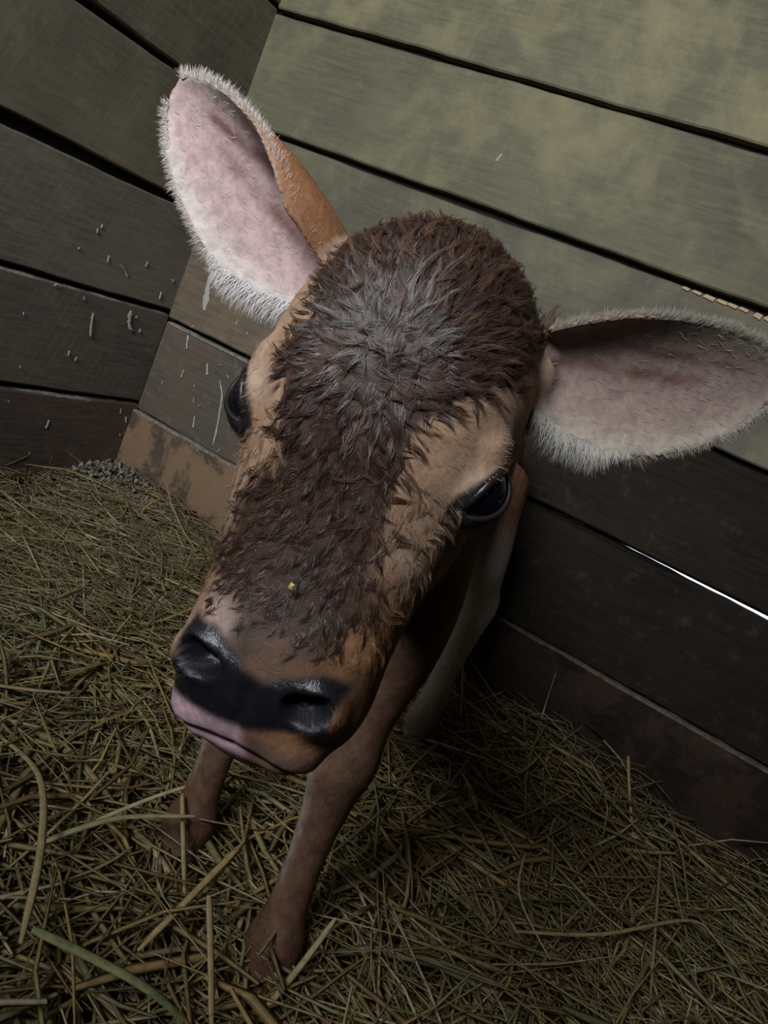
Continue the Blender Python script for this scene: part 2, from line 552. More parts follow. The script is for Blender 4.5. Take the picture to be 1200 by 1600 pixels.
tmp = mesh_obj('calf_tmp', np.concatenate(BV), BF)
md = tmp.modifiers.new('r', 'REMESH')
md.mode = 'VOXEL'
md.voxel_size = .0021
dg = bpy.context.evaluated_depsgraph_get()
ev = tmp.evaluated_get(dg)
me = ev.to_mesh()
nv, nf = len(me.vertices), len(me.polygons)
V = np.empty(nv * 3, np.float32); me.vertices.foreach_get('co', V); V = V.reshape(-1, 3).astype(float)
lt = np.empty(nf, np.int32); me.polygons.foreach_get('loop_total', lt)
assert (lt == 4).all()
Fq = np.empty(nf * 4, np.int32); me.loops.foreach_get('vertex_index', Fq); Fq = Fq.reshape(-1, 4)
ne = len(me.edges)
Ed = np.empty(ne * 2, np.int32); me.edges.foreach_get('vertices', Ed); Ed = Ed.reshape(-1, 2)
ev.to_mesh_clear()
bpy.data.objects.remove(tmp)
deg = np.bincount(Ed.ravel(), minlength=nv).astype(float)


def smooth(V, it, lam=.5, mu=-.0, w=None):
    for k in range(it):
        for l in ((lam,) if mu == 0 else (lam, mu)):
            A = np.stack([np.bincount(Ed[:, 0], V[Ed[:, 1], c], nv) + np.bincount(Ed[:, 1], V[Ed[:, 0], c], nv) for c in range(3)], 1) / deg[:, None]
            d = l * (A - V)
            V = V + (d if w is None else d * w[:, None])
    return V


def vnormals(V):
    a, b, c, d = (V[Fq[:, i]] for i in range(4))
    fn = np.cross(c - a, d - b)
    N = np.stack([sum(np.bincount(Fq[:, i], fn[:, k], nv) for i in range(4)) for k in range(3)], 1)
    return unit(N)


H = w2h(V)
earm = np.clip((np.abs(H[:, 0]) - 6.6) / .8, 0, 1) * (H[:, 2] > 3)
V = smooth(V, 26, .55, -.56, w=1 - .75 * earm)
V = smooth(V, 5, .5, w=(1 - earm))
N = vnormals(V)
H = w2h(V); HN = N @ HM


def sstep(x, a, b):
    t = np.clip((x - a) / (b - a), 0, 1)
    return t * t * (3 - 2 * t)


def vnoise(P, f, seed):
    r_ = np.random.default_rng(seed)
    o = np.zeros(len(P))
    for i in range(7):
        k = unit(r_.normal(size=3)) * f * r_.uniform(.6, 1.7)
        o += np.sin(P @ k + r_.uniform(0, 6.28))
    return o / 3.0


# eye sockets, nostrils, mouth: pushed into the surface
EYEF = {}
for sd in (-1, 1):
    o_ = unit(np.array([sd * .83, .55, .02]))
    h_ = np.array([sd * .35, -.50, .80]); h_ = unit(h_ - o_ * (h_ @ o_))
    v_ = np.cross(o_, h_)
    if v_[1] < 0: v_ = -v_
    EYEF[sd] = (EYE[sd], o_, h_, v_)
    d = H - EYE[sd]
    r_ = np.linalg.norm(d, axis=1)
    near = (r_ < 2.6) & (d @ o_ > .2)
    hc, vc = d @ h_ / 1.62, d @ v_ / .90
    al = np.abs(vc) / np.clip(1 - hc ** 2, .001, 1) ** .8
    al = np.where(np.abs(hc) >= 1, 9, al)
    k = (1 - sstep(al, .85, 1.15)) * near
    tgt = EYE[sd] + d / r_[:, None] * 1.15
    H = H + k[:, None] * (tgt - H)
    # nostril: comma-shaped, opening outwards
    Nc = np.array([sd * 2.75, 3.05, -11.25])
    no = unit(np.array([sd * .45, .8, -.25]))
    nh = np.array([sd * .85, -.35, .45]); nh = unit(nh - no * (nh @ no)); nv_ = np.cross(no, nh)
    d = H - Nc
    a_, b_ = d @ nh, d @ nv_
    q_ = np.sqrt((a_ / 1.05) ** 2 + ((b_ + sd * .18 * a_ ** 2) / .62) ** 2)
    k = (1 - sstep(q_, .55, 1.1)) * (np.abs(d @ no) < 2.0) * ((HN @ no) > -.2)
    H = H - (k * 1.5)[:, None] * no
    # raised wing above the nostril
    k = np.exp(-((q_ - 1.35) / .35) ** 2) * (np.abs(d @ no) < 1.6) * ((HN @ no) > 0)
    H = H + (k * .10)[:, None] * no
# philtrum
k = np.exp(-(H[:, 0] / .22) ** 2) * sstep(-H[:, 2], 10.7, 11.6) * (1 - sstep(-H[:, 2], 13.7, 14.2)) * (HN[:, 1] > .1)
H = H - (k * .16)[:, None] * HN
# mouth line
mz = -14.35 + .62 * (0.9 - H[:, 1]) * (H[:, 1] < .9) - .12 * np.abs(H[:, 0])
k = np.exp(-((H[:, 2] - mz) / .20) ** 2) * (H[:, 2] < -9.0) * (H[:, 1] > -5.6) * sstep(H[:, 1] , -5.6, -4.0)
H = H - (k * .28)[:, None] * HN
V = np.where((H[:, 2] > -25)[:, None] & (np.abs(H[:, 0]) < 25)[:, None] & (np.abs(H[:, 1]) < 16)[:, None], h2w(H), V)
headw = (np.abs(H[:, 0]) < 9) & (np.abs(H[:, 1]) < 6) & (H[:, 2] > -21) & (H[:, 2] < 13)
V = smooth(V, 1, .5, w=headw.astype(float) * (1 - earm))
N = vnormals(V)
H = w2h(V); HN = N @ HM

TAN, PALE, DARK = np.array((.35, .215, .135)), np.array((.45, .325, .24)), np.array((.052, .028, .019))
RUST, BLACK, PINK = np.array((.26, .120, .052)), np.array((.012, .012, .015)), np.array((.56, .36, .42))
BROWN, COCOA = np.array((.20, .10, .055)), np.array((.13, .066, .040))
CREAM, EARPINK = np.array((.52, .45, .41)), np.array((.42, .30, .285))


def lerp(a, b, t):
    return a + (b - a) * np.asarray(t)[..., None]


MASKW = np.array([(-11.4, 1.2), (-10, 2.7), (-8.8, 3.3), (-7, 3.7), (-5, 3.7), (-3, 3.2), (-1, 2.9), (1.5, 3.1), (4, 3.9), (6.5, 5.0), (9, 5.8), (12, 7)])


def darkmask(H):
    w = np.interp(H[:, 2], MASKW[:, 0], MASKW[:, 1])
    e = w - np.abs(H[:, 0] + .3 - 1.35 * sstep(H[:, 2], 2.0, 6.0)) + .5 * vnoise(H, 2.4, 3)
    return sstep(e, -.35 - .5 * sstep(-H[:, 2], 1, 5), .5 + .5 * sstep(-H[:, 2], 1, 5)) * sstep(H[:, 1], -6.5, -4.5) * (1 - sstep(np.abs(H[:, 0]), 5.2, 5.9))


from mathutils.kdtree import KDTree
_pts, _inf = [], []
for sd in (-1, 1):
    for bk in (0., 1.):
        tg, sg_ = np.meshgrid(np.linspace(0, 1, 60), np.linspace(-1, 1, 41), indexing='ij')
        q_ = ear_pt(sd, tg.ravel(), sg_.ravel(), bk)
        _pts.append(q_)
        _inf.append(np.stack([tg.ravel(), sg_.ravel(), np.full(tg.size, 1. - bk)], 1))
_pts, _inf = np.concatenate(_pts), np.concatenate(_inf)
KD = KDTree(len(_pts))
for i_, p_ in enumerate(_pts):
    KD.insert(Vector(p_), i_)
KD.balance()


def in_ear(H):
    """ear mask, position along and across the ear, and 1 on the inner side"""
    res = np.zeros(len(H)); tt = np.zeros(len(H)); sv = np.zeros(len(H)); inn = np.zeros(len(H))
    cand = np.nonzero((np.abs(H[:, 0]) > 5.2) & (np.abs(H[:, 0]) < 21) & (H[:, 2] > 2.5) & (H[:, 2] < 19) & (H[:, 1] > -7) & (H[:, 1] < 4))[0]
    for i in cand:
        _, k, d = KD.find(Vector(H[i]))
        if d < .55:
            tt[i], sv[i], inn[i] = _inf[k]
            res[i] = 1. if tt[i] > .02 else 0.
    return res, tt, sv, inn


def coat(P, H, HN):
    """albedo and wetness of the coat at world points"""
    n1, n2 = vnoise(H, .9, 11), vnoise(H, 3.1, 12)
    C = np.tile(BROWN, (len(P), 1)) * (1 + .12 * n2)[:, None]
    wet = np.zeros(len(P))
    head = sstep(H[:, 1], -13, -8) * (np.abs(H[:, 0]) < 9) * (H[:, 2] > -21) * (H[:, 2] < 13)
    c = lerp(np.tile(TAN, (len(P), 1)), PALE, sstep(n1 + .35 * n2, -.2, 1.0) * .6)
    # russet lower cheek and muzzle sides
    rust = sstep(-H[:, 2] + .5 * n1, 3.0, 7.5) * sstep(H[:, 0], -3.0, 1.5)
    c = lerp(c, RUST * 1.25, rust * .75)
    # pale around the eyes
    for sd in (-1, 1):
        k = np.exp(-((np.linalg.norm(H - EYE[sd] - np.array([0, .3, 1.6]), axis=1)) / 2.6) ** 2)
        c = lerp(c, PALE * np.array((.95, .90, .86)), k * .5)
    dm = darkmask(H)
    c = lerp(c, lerp(np.tile(DARK, (len(P), 1)), np.array((.085, .045, .030)), sstep(n2, 0, 1.2) * .6), dm)
    wet = np.maximum(wet, dm * .55)
    # pinkish pale patch above the right-hand nostril of the animal
    k = np.exp(-(((H[:, 0] + 2.6) / .8) ** 2 + ((H[:, 2] + 9.4) / 1.1) ** 2)) * (HN[:, 1] > 0)
    c = lerp(c, np.array((.42, .29, .25)), np.clip(k * 1.3, 0, .85))
    k = sstep(-H[:, 2], 8.0, 9.8) * (1 - sstep(-H[:, 2], 10.4, 11.2)) * sstep(H[:, 0], -1.2, 0)
    c = lerp(c, np.array((.15, .075, .040)), k * .7)
    # bare nose
    top = -10.75 + .62 * np.clip(np.abs(H[:, 0]) - .6, 0, 2)
    nose = sstep(top - H[:, 2] + .10 * n2, -.25, .25) * sstep(H[:, 2] + 13.25 + .12 * n1 - .28 * np.clip(H[:, 0], -1, 3), -.2, .3) * sstep(3.95 - np.abs(H[:, 0]), -.1, .3) * sstep(H[:, 1], -.9, -.1)
    c = lerp(c, BLACK, nose)
    wet = np.maximum(wet, nose)
    # lips: pink on the right side of the animal, dusky on the other
    lip = sstep(-H[:, 2] + .10 * n1, 13.1, 13.6) * sstep(H[:, 1], -3.6, -2.6)
    c = lerp(c, lerp(np.tile(PINK, (len(P), 1)), np.array((.20, .115, .085)), sstep(H[:, 0] + .15 * n2, .1, .9)), lip * .95)
    wet = np.maximum(wet, lip * .6)
    # dark rims round the eyes
    for sd in (-1, 1):
        E_, o_, h_, v_ = EYEF[sd]
        d = H - E_
        al = ((d @ h_ + .15) / 2.35) ** 2 + ((d @ v_) / 1.2) ** 2
        k = (1 - sstep(al, .75, 1.15)) * (d @ o_ > .2) * (np.linalg.norm(d, axis=1) < 2.7)
        c = lerp(c, np.array((.016, .012, .011)), k)
        wet = np.maximum(wet, k * .5)
    # nostril pits, the shade inside the hole painted darker
    for sd in (-1, 1):
        d = H - np.array([sd * 2.75, 3.05, -11.25])
        kk = np.exp(-(np.linalg.norm(d, axis=1) / .75) ** 2)
        c = lerp(c, BLACK * .4, kk)
        wet = wet * (1 - kk)
    C = lerp(C, c, head)
    # ears
    em, t, sv, inner = in_ear(H)
    ridge = np.clip(np.exp(-((sv - .42 + .25 * t) / .10) ** 2) * sstep(t, .25, .4) * (1 - sstep(t, .75, .9)) + .8 * np.exp(-((sv + .02 + .1 * t) / .09) ** 2) * (1 - sstep(t, .6, .75)), 0, 1)
    ci = lerp(np.tile(EARPINK, (len(P), 1)), CREAM, sstep(np.abs(sv), .55, .95))
    ci = lerp(ci, np.array((.17, .075, .065)), np.clip(ridge * (.75 + .4 * n2), 0, .9))
    ci = lerp(ci, ci * np.array((.60, .60, .54)), sstep(H[:, 0], 0, 1))      # shade on the animal's left ear, put into its colour
    co = lerp(np.tile(np.array((.30, .135, .065)), (len(P), 1)), PALE, sstep(np.abs(sv), .90, 1.05) * .6)
    C = lerp(C, lerp(co, ci, inner), em)
    wet = wet * (1 - em)
    # legs, front pair with a highlight painted paler on one side
    z = P[:, 2]
    legf = (1 - sstep(z, .36, .46)) * (P[:, 1] < -.6)
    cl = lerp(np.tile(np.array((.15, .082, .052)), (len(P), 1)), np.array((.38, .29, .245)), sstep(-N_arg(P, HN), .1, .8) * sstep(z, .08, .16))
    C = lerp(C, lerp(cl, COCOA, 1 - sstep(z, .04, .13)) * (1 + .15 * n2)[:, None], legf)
    legh = (1 - sstep(z, .33, .48)) * (P[:, 1] > -.5)
    C = lerp(C, np.array((.66, .61, .57)) * np.ones((len(P), 1)), legh * .95)
    C = lerp(C, np.array((.30, .21, .15)), legh * (1 - sstep(z, .06, .15)))
    return np.clip(C, .004, .9), wet


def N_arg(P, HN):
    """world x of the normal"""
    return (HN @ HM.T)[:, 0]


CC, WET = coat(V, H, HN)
m_coat = NT('calf_coat')
att = m_coat.n('ShaderNodeAttribute', attribute_name='tint')
fn_ = m_coat.noise(m_coat.coord(), 900, 3, .7)
fn2 = m_coat.noise(m_coat.coord(), 160, 4, .65, .6)
cc = m_coat.mix(1.0, att.outputs[0], m_coat.ramp(fn2, [(.3, .72), (.7, 1.22)]), 'MULTIPLY')
rg = m_coat.ramp(att.outputs[3], [(0., .72), (.6, .5), (1., .20)])
m_coat.done(cc, rg, m_coat.bump(m_coat.math('ADD', m_coat.math('MULTIPLY', fn_, .4), fn2), .35, .0012), .4)
m_coat.put(m_coat.ramp(att.outputs[3], [(0., .12), (.5, .35), (1., .5)]), m_coat.b.inputs['Specular IOR Level'])
m_coat = m_coat.m

calf = empty('calf', (1.07, -.6, 0))
tag(calf, 'brown newborn calf with wet dark forehead standing on straw and facing the viewer', 'calf')


def child(o):
    o.parent = calf
    o.matrix_parent_inverse = Matrix.Translation(-Vector((1.07, -.6, 0)))
    return o


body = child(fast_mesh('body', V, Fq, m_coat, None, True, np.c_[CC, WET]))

# eyes
m_eye = NT('dark_wet_eye').done((.006, .007, .012), .06, None, .6)
m_lid = NT('black_eyelid').done((.014, .011, .010), .38, None, .5)
m_lash = NT('dark_lash').done((.02, .014, .012), .6)
EYEOB = {}
for sd in (-1, 1):
    E_, o_, h_, v_ = EYEF[sd]
    v, f = ellipsoid((0, 0, 0), (1.56, 1.56, 1.56), 32, 20)
    eye = child(mesh_obj('eye', h2w(v + E_), f, m_eye, None, True))
    eye['label'] = 'glossy dark eye'
    # lid rim follows the almond on the eyeball
    L_ = []
    for i in range(49):
        a = 2 * math.pi * i / 48
        hh = 1.60 * math.cos(a)
        vv = .87 * math.sin(a) * (1 - .25 * math.cos(a) ** 2)
        rr = math.sqrt(max(1.70 ** 2 - hh * hh - vv * vv, .05))
        L_.append(E_ + h_ * hh + v_ * vv + o_ * rr)
    L_ = np.array(L_)
    Pw = h2w(L_)
    T_ = unit(np.gradient(Pw, axis=0)); A_ = unit(Pw - h2w(E_)); B_ = np.cross(T_, A_)
    an = np.linspace(0, 2 * math.pi, 8, endpoint=False)
    Vr = Pw[:-1, None] + .0015 * (A_[:-1, None] * np.cos(an)[None, :, None] + B_[:-1, None] * np.sin(an)[None, :, None] * 1.25)
    Fr = [(i * 8 + j, i * 8 + (j + 1) % 8, ((i + 1) % 48) * 8 + (j + 1) % 8, ((i + 1) % 48) * 8 + j) for i in range(48) for j in range(8)]
    mesh_obj('eyelid', Vr.reshape(-1, 3), Fr, m_lid, eye, True)
    EYEOB[sd] = eye


# ------------------------------------------------------------------ hair as tapered ribbons
def ribbons(name, P0, D, Nn, L, W, C, mat, segs=3, droop=.0, curl=None, parent=True):
    """P0 roots, D directions, Nn surface normals, L lengths, W widths (all world metres)"""
    n = len(P0)
    side = unit(np.cross(D, Nn))
    rows = []
    for i in range(segs + 1):
        t = i / segs
        c = P0 + D * (L * t)[:, None] - Nn * (L * droop * t * t)[:, None]
        if curl is not None:
            amp, fr, ph = curl
            c = c + side * (amp * np.sin(fr * t + ph) * t)[:, None] + Nn * (amp * .6 * np.cos(fr * t + ph) * t)[:, None]
        wd = W * (1 - t) ** .7 * .5 + W * .06
        rows.append(np.stack([c - side * wd[:, None], c + side * wd[:, None]], 1))
    Vr = np.stack(rows, 1)                    # n, segs+1, 2, 3
    k = (segs + 1) * 2
    base = (np.arange(n) * k)[:, None]
    q = np.array([(2 * i, 2 * i + 1, 2 * i + 3, 2 * i + 2) for i in range(segs)])
    Fr = (base[:, :, None] + q[None]).reshape(-1, 4)
    Cr = np.repeat(C, k, 0)
    o = fast_mesh(name, Vr.reshape(-1, 3), Fr, mat, None, True, Cr)
    return child(o) if parent else o


def hair_mat(name, rough, spec):
    s = NT(name)
    a = s.n('ShaderNodeAttribute', attribute_name='tint')
    return s.done(a.outputs[0], rough, None, spec)


m_fur = hair_mat('short_fur', .55, .3)
m_wetfur = hair_mat('wet_fur', .40, .26)
m_white = hair_mat('ear_hair', .6, .3)

Fa = V[Fq].mean(1)
FH = w2h(Fa)
FN = unit(N[Fq].sum(1))
FHN = FN @ HM
far_ = .5 * np.linalg.norm(np.cross(V[Fq[:, 2]] - V[Fq[:, 0]], V[Fq[:, 3]] - V[Fq[:, 1]]), axis=1)


def sample(weight, n):
    p = far_ * weight
    p = p / p.sum()
    idx = rng.choice(len(Fq), n, p=p)
    a, b = rng.random((2, n, 1))
    q = V[Fq[idx]]
    P = (q[:, 0] * (1 - a) + q[:, 1] * a) * (1 - b) + (q[:, 3] * (1 - a) + q[:, 2] * a) * b
    return P, FN[idx], idx


WH = np.array([-.2, 4.1, 3.2])


def flow(H):
    """lie of the coat in head space"""
    d = H - WH
    rad = unit(d) + .35 * np.stack([-d[:, 2], 0 * d[:, 0], d[:, 0]], 1) / (1 + np.linalg.norm(d, axis=1, keepdims=True))
    down = np.stack([np.sign(H[:, 0]) * .55 * np.clip(np.abs(H[:, 0]) / 3, 0, 1), -.15 + 0 * H[:, 0], -np.ones(len(H))], 1)
    k = sstep(-H[:, 2], -1.0, 4.0)
    side = np.stack([np.sign(H[:, 0]) * .2, -np.ones(len(H)), .15 + 0 * H[:, 0]], 1)
    f = lerp(rad, down, k)
    f = lerp(f, side, sstep(-H[:, 1], .5, 3.) * .8)
    em, t, sv, inner = in_ear(H)
    for sd in (-1, 1):
        B_, T_, a, n, s = ear_frame(sd)
        m = em * (H[:, 0] * sd > 0)
        f = lerp(f, a + s * (sv * .5)[:, None], m)
    return f


HEADREG = ((FH[:, 1] > -7.5) & (FH[:, 2] > -16.5) & (FH[:, 2] < 13) & (np.abs(FH[:, 0]) < 20) & (FHN[:, 1] > -.55))
eyeclear = np.ones(len(FH))
for sd in (-1, 1):
    E_, o_, h_, v_ = EYEF[sd]
    d = FH - E_
    al = ((d @ h_) / 1.9) ** 2 + ((d @ v_) / 1.12) ** 2
    eyeclear *= np.where((al < 1.1) & (d @ o_ > 0) & (np.linalg.norm(d, axis=1) < 3), 0, 1)
FC, FW = coat(Fa, FH, FHN)
bare = (FW > .58) & (FH[:, 2] < -9.6)
fem, ft, fsv, finn = in_ear(FH)
dmF = darkmask(FH) * (1 - fem)

# short coat all over the face and ears
P, Nn, idx = sample(HEADREG * eyeclear * (~bare) * (1 - .25 * dmF), 56000)
Hs = w2h(P)
D = flow(Hs) @ HM.T
D = unit(D - Nn * (D * Nn).sum(1, keepdims=True))
D = unit(D + Nn * rng.uniform(.05, .22, (len(P), 1)) + rng.normal(0, .10, (len(P), 3)))
L = rng.uniform(.0040, .0075, len(P)) * (1 - .35 * (Hs[:, 2] < -8.5))
W = rng.uniform(.00024, .00042, len(P))
C = FC[idx] * rng.uniform(.82, 1.18, (len(P), 1))
ribbons('short_coat', P - Nn * .0006, D, Nn, L, W, C, m_fur, 3, .18)

# damp locks on forehead and nose
NCL = 4200
P, Nn, idx = sample(HEADREG * eyeclear * (~bare) * np.where(dmF > .45, 1., .55 * (1 - fem) * (FH[:, 2] < -.5) * (np.abs(FH[:, 0]) < 4.9) * (FHN[:, 1] > .0)) * (np.abs(FH[:, 0]) < 5.5) * (FHN[:, 1] > -.35) * (1 - sstep(-FH[:, 2], 7.5, 9.5)), NCL)
per = 12
Hs = w2h(P)
D = flow(Hs) @ HM.T
D = unit(D - Nn * (D * Nn).sum(1, keepdims=True))
nz = rng.normal(0, 1, (NCL, 3)) * (.45 + 1.6 * np.exp(-(np.linalg.norm(Hs - WH, axis=1) / 1.1) ** 2))[:, None]; D = unit(D + nz - Nn * (nz * Nn).sum(1, keepdims=True))
lenk = 1.12 * np.interp(Hs[:, 2], [-10, -6.5, -3, 2, 7, 11], [.0055, .0085, .0095, .010, .0125, .0135]) * rng.uniform(.65, 1.3, NCL)
tipN = rng.uniform(.06, .34, NCL) * np.interp(Hs[:, 2], [-9, -3, 2], [.7, .8, 1.])
tip = P + D * lenk[:, None] + Nn * (lenk * tipN)[:, None]
cph, cam_ = rng.uniform(0, 6.28, NCL), rng.uniform(.0009, .0030, NCL)
rep = np.repeat(np.arange(NCL), per)
jit = rng.normal(0, .0017, (NCL * per, 3))
jit -= Nn[rep] * (jit * Nn[rep]).sum(1, keepdims=True)
R0 = P[rep] + jit - Nn[rep] * .0008
tp = tip[rep] + rng.normal(0, .00028, (NCL * per, 3)) + D[rep] * rng.normal(0, .0012, (NCL * per, 1))
Dv = tp - R0
Ll = np.linalg.norm(Dv, axis=1)
base = np.array((.042, .023, .017))
Cl = base * rng.uniform(.55, 1.7, (NCL, 1))[rep] * rng.uniform(.8, 1.25, (NCL * per, 1))
warm = rng.random(NCL)[rep] < .16
Cl[warm] = np.array((.12, .062, .036)) * rng.uniform(.6, 1.2, (warm.sum(), 1))
edge = (dmF[idx] <= .45)[rep]
Cl[edge] = (FC[idx][rep] * rng.uniform(.55, 1.0, (NCL, 1))[rep])[edge]
ribbons('damp_forehead_fur', R0, Dv / Ll[:, None], Nn[rep], Ll * 1.05, np.full(len(Ll), .00031), Cl, m_wetfur, 5, .22,
        (cam_[rep], 3.4, cph[rep]))

# pale fringe on the ears
for sd in (-1, 1):
    B_, T_, a, n, s = ear_frame(sd)
    rows = []
    nE = 4200
    t = rng.uniform(.02, .975, nE)
    sg = np.where(rng.random(nE) < .5, 1., -1.)
    sp = sg * (.95 - np.abs(rng.normal(0, .06, nE)))
    R0 = ear_pt(sd, t, np.clip(sp, -1, 1))
    Dh = unit(s * (sg * 1.0)[:, None] + a * rng.uniform(.2, 1.1, (nE, 1)) + n * rng.uniform(-.1, .45, (nE, 1)) + rng.normal(0, .18, (nE, 3)))
    tipm = sstep(t, .85, 1.0)
    Dh = unit(lerp(Dh, a + rng.normal(0, .3, (nE, 3)), tipm * .8))
    L = rng.uniform(.002, .0075, nE) * np.where((sg < 0) & (t < .45), 1.7, 1.)
    ear_shade = np.array((.62, .62, .56)) if sd > 0 else np.ones(3)  # same painted ear shade carried into the fringe hair
    Cw = CREAM * ear_shade * rng.uniform(.75, 1.2, (nE, 1))
    # long soft hair along the lower edge near the base, and across the bowl of the ear
    n2_ = 3600
    t2 = rng.uniform(0.0, .42, n2_) ** 1.0
    s2 = rng.uniform(-1.0, -.72, n2_)
    R2 = ear_pt(sd, t2, s2)
    D2 = unit(-s * 1.0 + a * rng.uniform(-.55, .35, (n2_, 1)) + n * rng.uniform(.25, .7, (n2_, 1)) + rng.normal(0, .16, (n2_, 3)))
    L2 = rng.uniform(.009, .019, n2_) * (1 - sstep(t2, .22, .42) * .75) * 1.0
    C2 = np.array((.62, .57, .55)) * ear_shade * rng.uniform(.75, 1.15, (n2_, 1))
    n3 = 60
    t3 = rng.uniform(.15, .85, n3); s3 = rng.uniform(-.75, .9, n3)
    R3 = ear_pt(sd, t3, s3)
    D3 = unit(a * .8 - s * rng.uniform(-.2, .8, (n3, 1)) + n * rng.uniform(.10, .30, (n3, 1)) + rng.normal(0, .12, (n3, 3)))
    L3 = rng.uniform(.003, .006, n3)
    C3 = CREAM * ear_shade * rng.uniform(.8, 1.15, (n3, 1))
    RR = np.concatenate([R0, R2, R3]); DD = np.concatenate([Dh, D2, D3]); LL = np.concatenate([L, L2, L3])
    ribbons('ear_fringe', h2w(RR), DD @ HM.T, np.tile(n @ HM.T, (len(RR), 1)), LL, np.full(len(RR), .00030), np.concatenate([Cw, C2, C3]), m_white, 4, .25)

# lashes
for sd in (-1, 1):
    E_, o_, h_, v_ = EYEF[sd]
    nl = 26
    a = rng.uniform(.15 * math.pi, .85 * math.pi, nl)
    hh, vv = 1.6 * np.cos(a), .98 * np.sin(a)
    rr = np.sqrt(np.clip(1.78 ** 2 - hh ** 2 - vv ** 2, .05, 9))
    R0 = E_ + np.outer(hh, h_) + np.outer(vv, v_) + np.outer(rr, o_)
    Dl = unit(np.outer(np.ones(nl), o_) * .55 + np.outer(hh * .35 + .35, h_) + v_ * rng.uniform(.5, 1.0, (nl, 1)))
    ribbons('eyelashes', h2w(R0), Dl @ HM.T, np.tile(v_ @ HM.T, (nl, 1)), rng.uniform(.004, .009, nl), np.full(nl, .00022), np.full((nl, 3), .008), m_lash, 4, .3, parent=False).parent = EYEOB[sd]

# coat on the visible legs and chest
LEG = (Fa[:, 1] < -.45) & (FH[:, 1] < -12) & (Fa[:, 2] < .5) & (Fa[:, 2] > .02)
LEG2 = (Fa[:, 1] > -.45) & (Fa[:, 2] < .45) & (Fa[:, 2] > .02) & (Fa[:, 0] > 1.0)
P, Nn, idx = sample(LEG * 1.0 + LEG2 * .5, 16000)
D = np.tile(np.array((0, -.1, -1.)), (len(P), 1))
D = unit(D - Nn * (D * Nn).sum(1, keepdims=True)); D = unit(D + Nn * rng.uniform(.1, .3, (len(P), 1)) + rng.normal(0, .12, (len(P), 3)))
ribbons('leg_coat', P - Nn * .0005, D, Nn, rng.uniform(.006, .011, len(P)), np.full(len(P), .0006), FC[idx] * rng.uniform(.75, 1.25, (len(P), 1)), m_fur, 2, .15)

# hooves: two claws to a foot
m_hoof = NT('dark_hoof').done((.020, .015, .012), .5)
for (x, y) in [(1.210, -.958), (1.042, -.902), (1.103, -.352), (.886, -.342)]:
    for s_ in (-1, 1):
        v, f = tube([(x + s_ * .015, y + .020, .035), (x + s_ * .016, y + .008, .022), (x + s_ * .017, y - .010, .004), (x + s_ * .016, y - .022, -.006)], [(.012, .016), (.016, .022), (.0165, .024), (.010, .012)], 14)
        child(mesh_obj('hoof', v, f, m_hoof, None, True))


# ------------------------------------------------------------------ straw bed
def ground(x, y):
    x = np.asarray(x, float); y = np.asarray(y, float)
    h = .020 + .012 * np.sin(x * 5.1 + 1.) * np.sin(y * 4.3 + .5) + .008 * np.sin(x * 11.3 + y * 7.7)
    h = h + .035 * np.exp(-(((x - 1.28) / .22) ** 2 + ((y + .10) / .16) ** 2))          # heaped against the wall behind the calf
    h = h + .02 * np.exp(-(((x - .75) / .3) ** 2 + ((y + 1.05) / .25) ** 2))
    return h


m_bed = (lambda s: s.done(s.ramp(s.noise(s.coord(), 45, 5, .65), [(.3, (.022, .016, .010)), (.55, (.060, .044, .024)), (.75, (.12, .092, .050))]), .95,
                          s.bump(s.noise(s.coord(), 90, 4), .8, .006)))(NT('trodden_litter'))
gx, gy = np.meshgrid(np.linspace(0.0, 3.0, 90), np.linspace(-2.27, 0.0, 70), indexing='ij')
gz = ground(gx, gy) - .022 + .004 * np.sin(gx * 61) * np.sin(gy * 57)
GV = np.stack([gx, gy, gz], -1).reshape(-1, 3)
ii, jj = np.meshgrid(np.arange(89), np.arange(69), indexing='ij')
GF = np.stack([ii * 70 + jj, (ii + 1) * 70 + jj, (ii + 1) * 70 + jj + 1, ii * 70 + jj + 1], -1).reshape(-1, 4)
floor = fast_mesh('floor', GV, GF, m_bed)
tag(floor, kind='structure')

m_straw = NT('straw')
sa = m_straw.n('ShaderNodeAttribute', attribute_name='tint')
sn = m_straw.noise(m_straw.coord(), 120, 4, .7)
m_straw.done(m_straw.mix(1.0, sa.outputs[0], m_straw.ramp(sn, [(.3, .65), (.7, 1.25)]), 'MULTIPLY'), .55, m_straw.bump(sn, .3, .0008), .35)
m_straw = m_straw.m
PAL = np.array([(.36, .27, .125), (.30, .225, .105), (.27, .235, .11), (.22, .215, .10), (.42, .34, .19), (.40, .37, .25), (.20, .14, .065), (.33, .235, .10)])


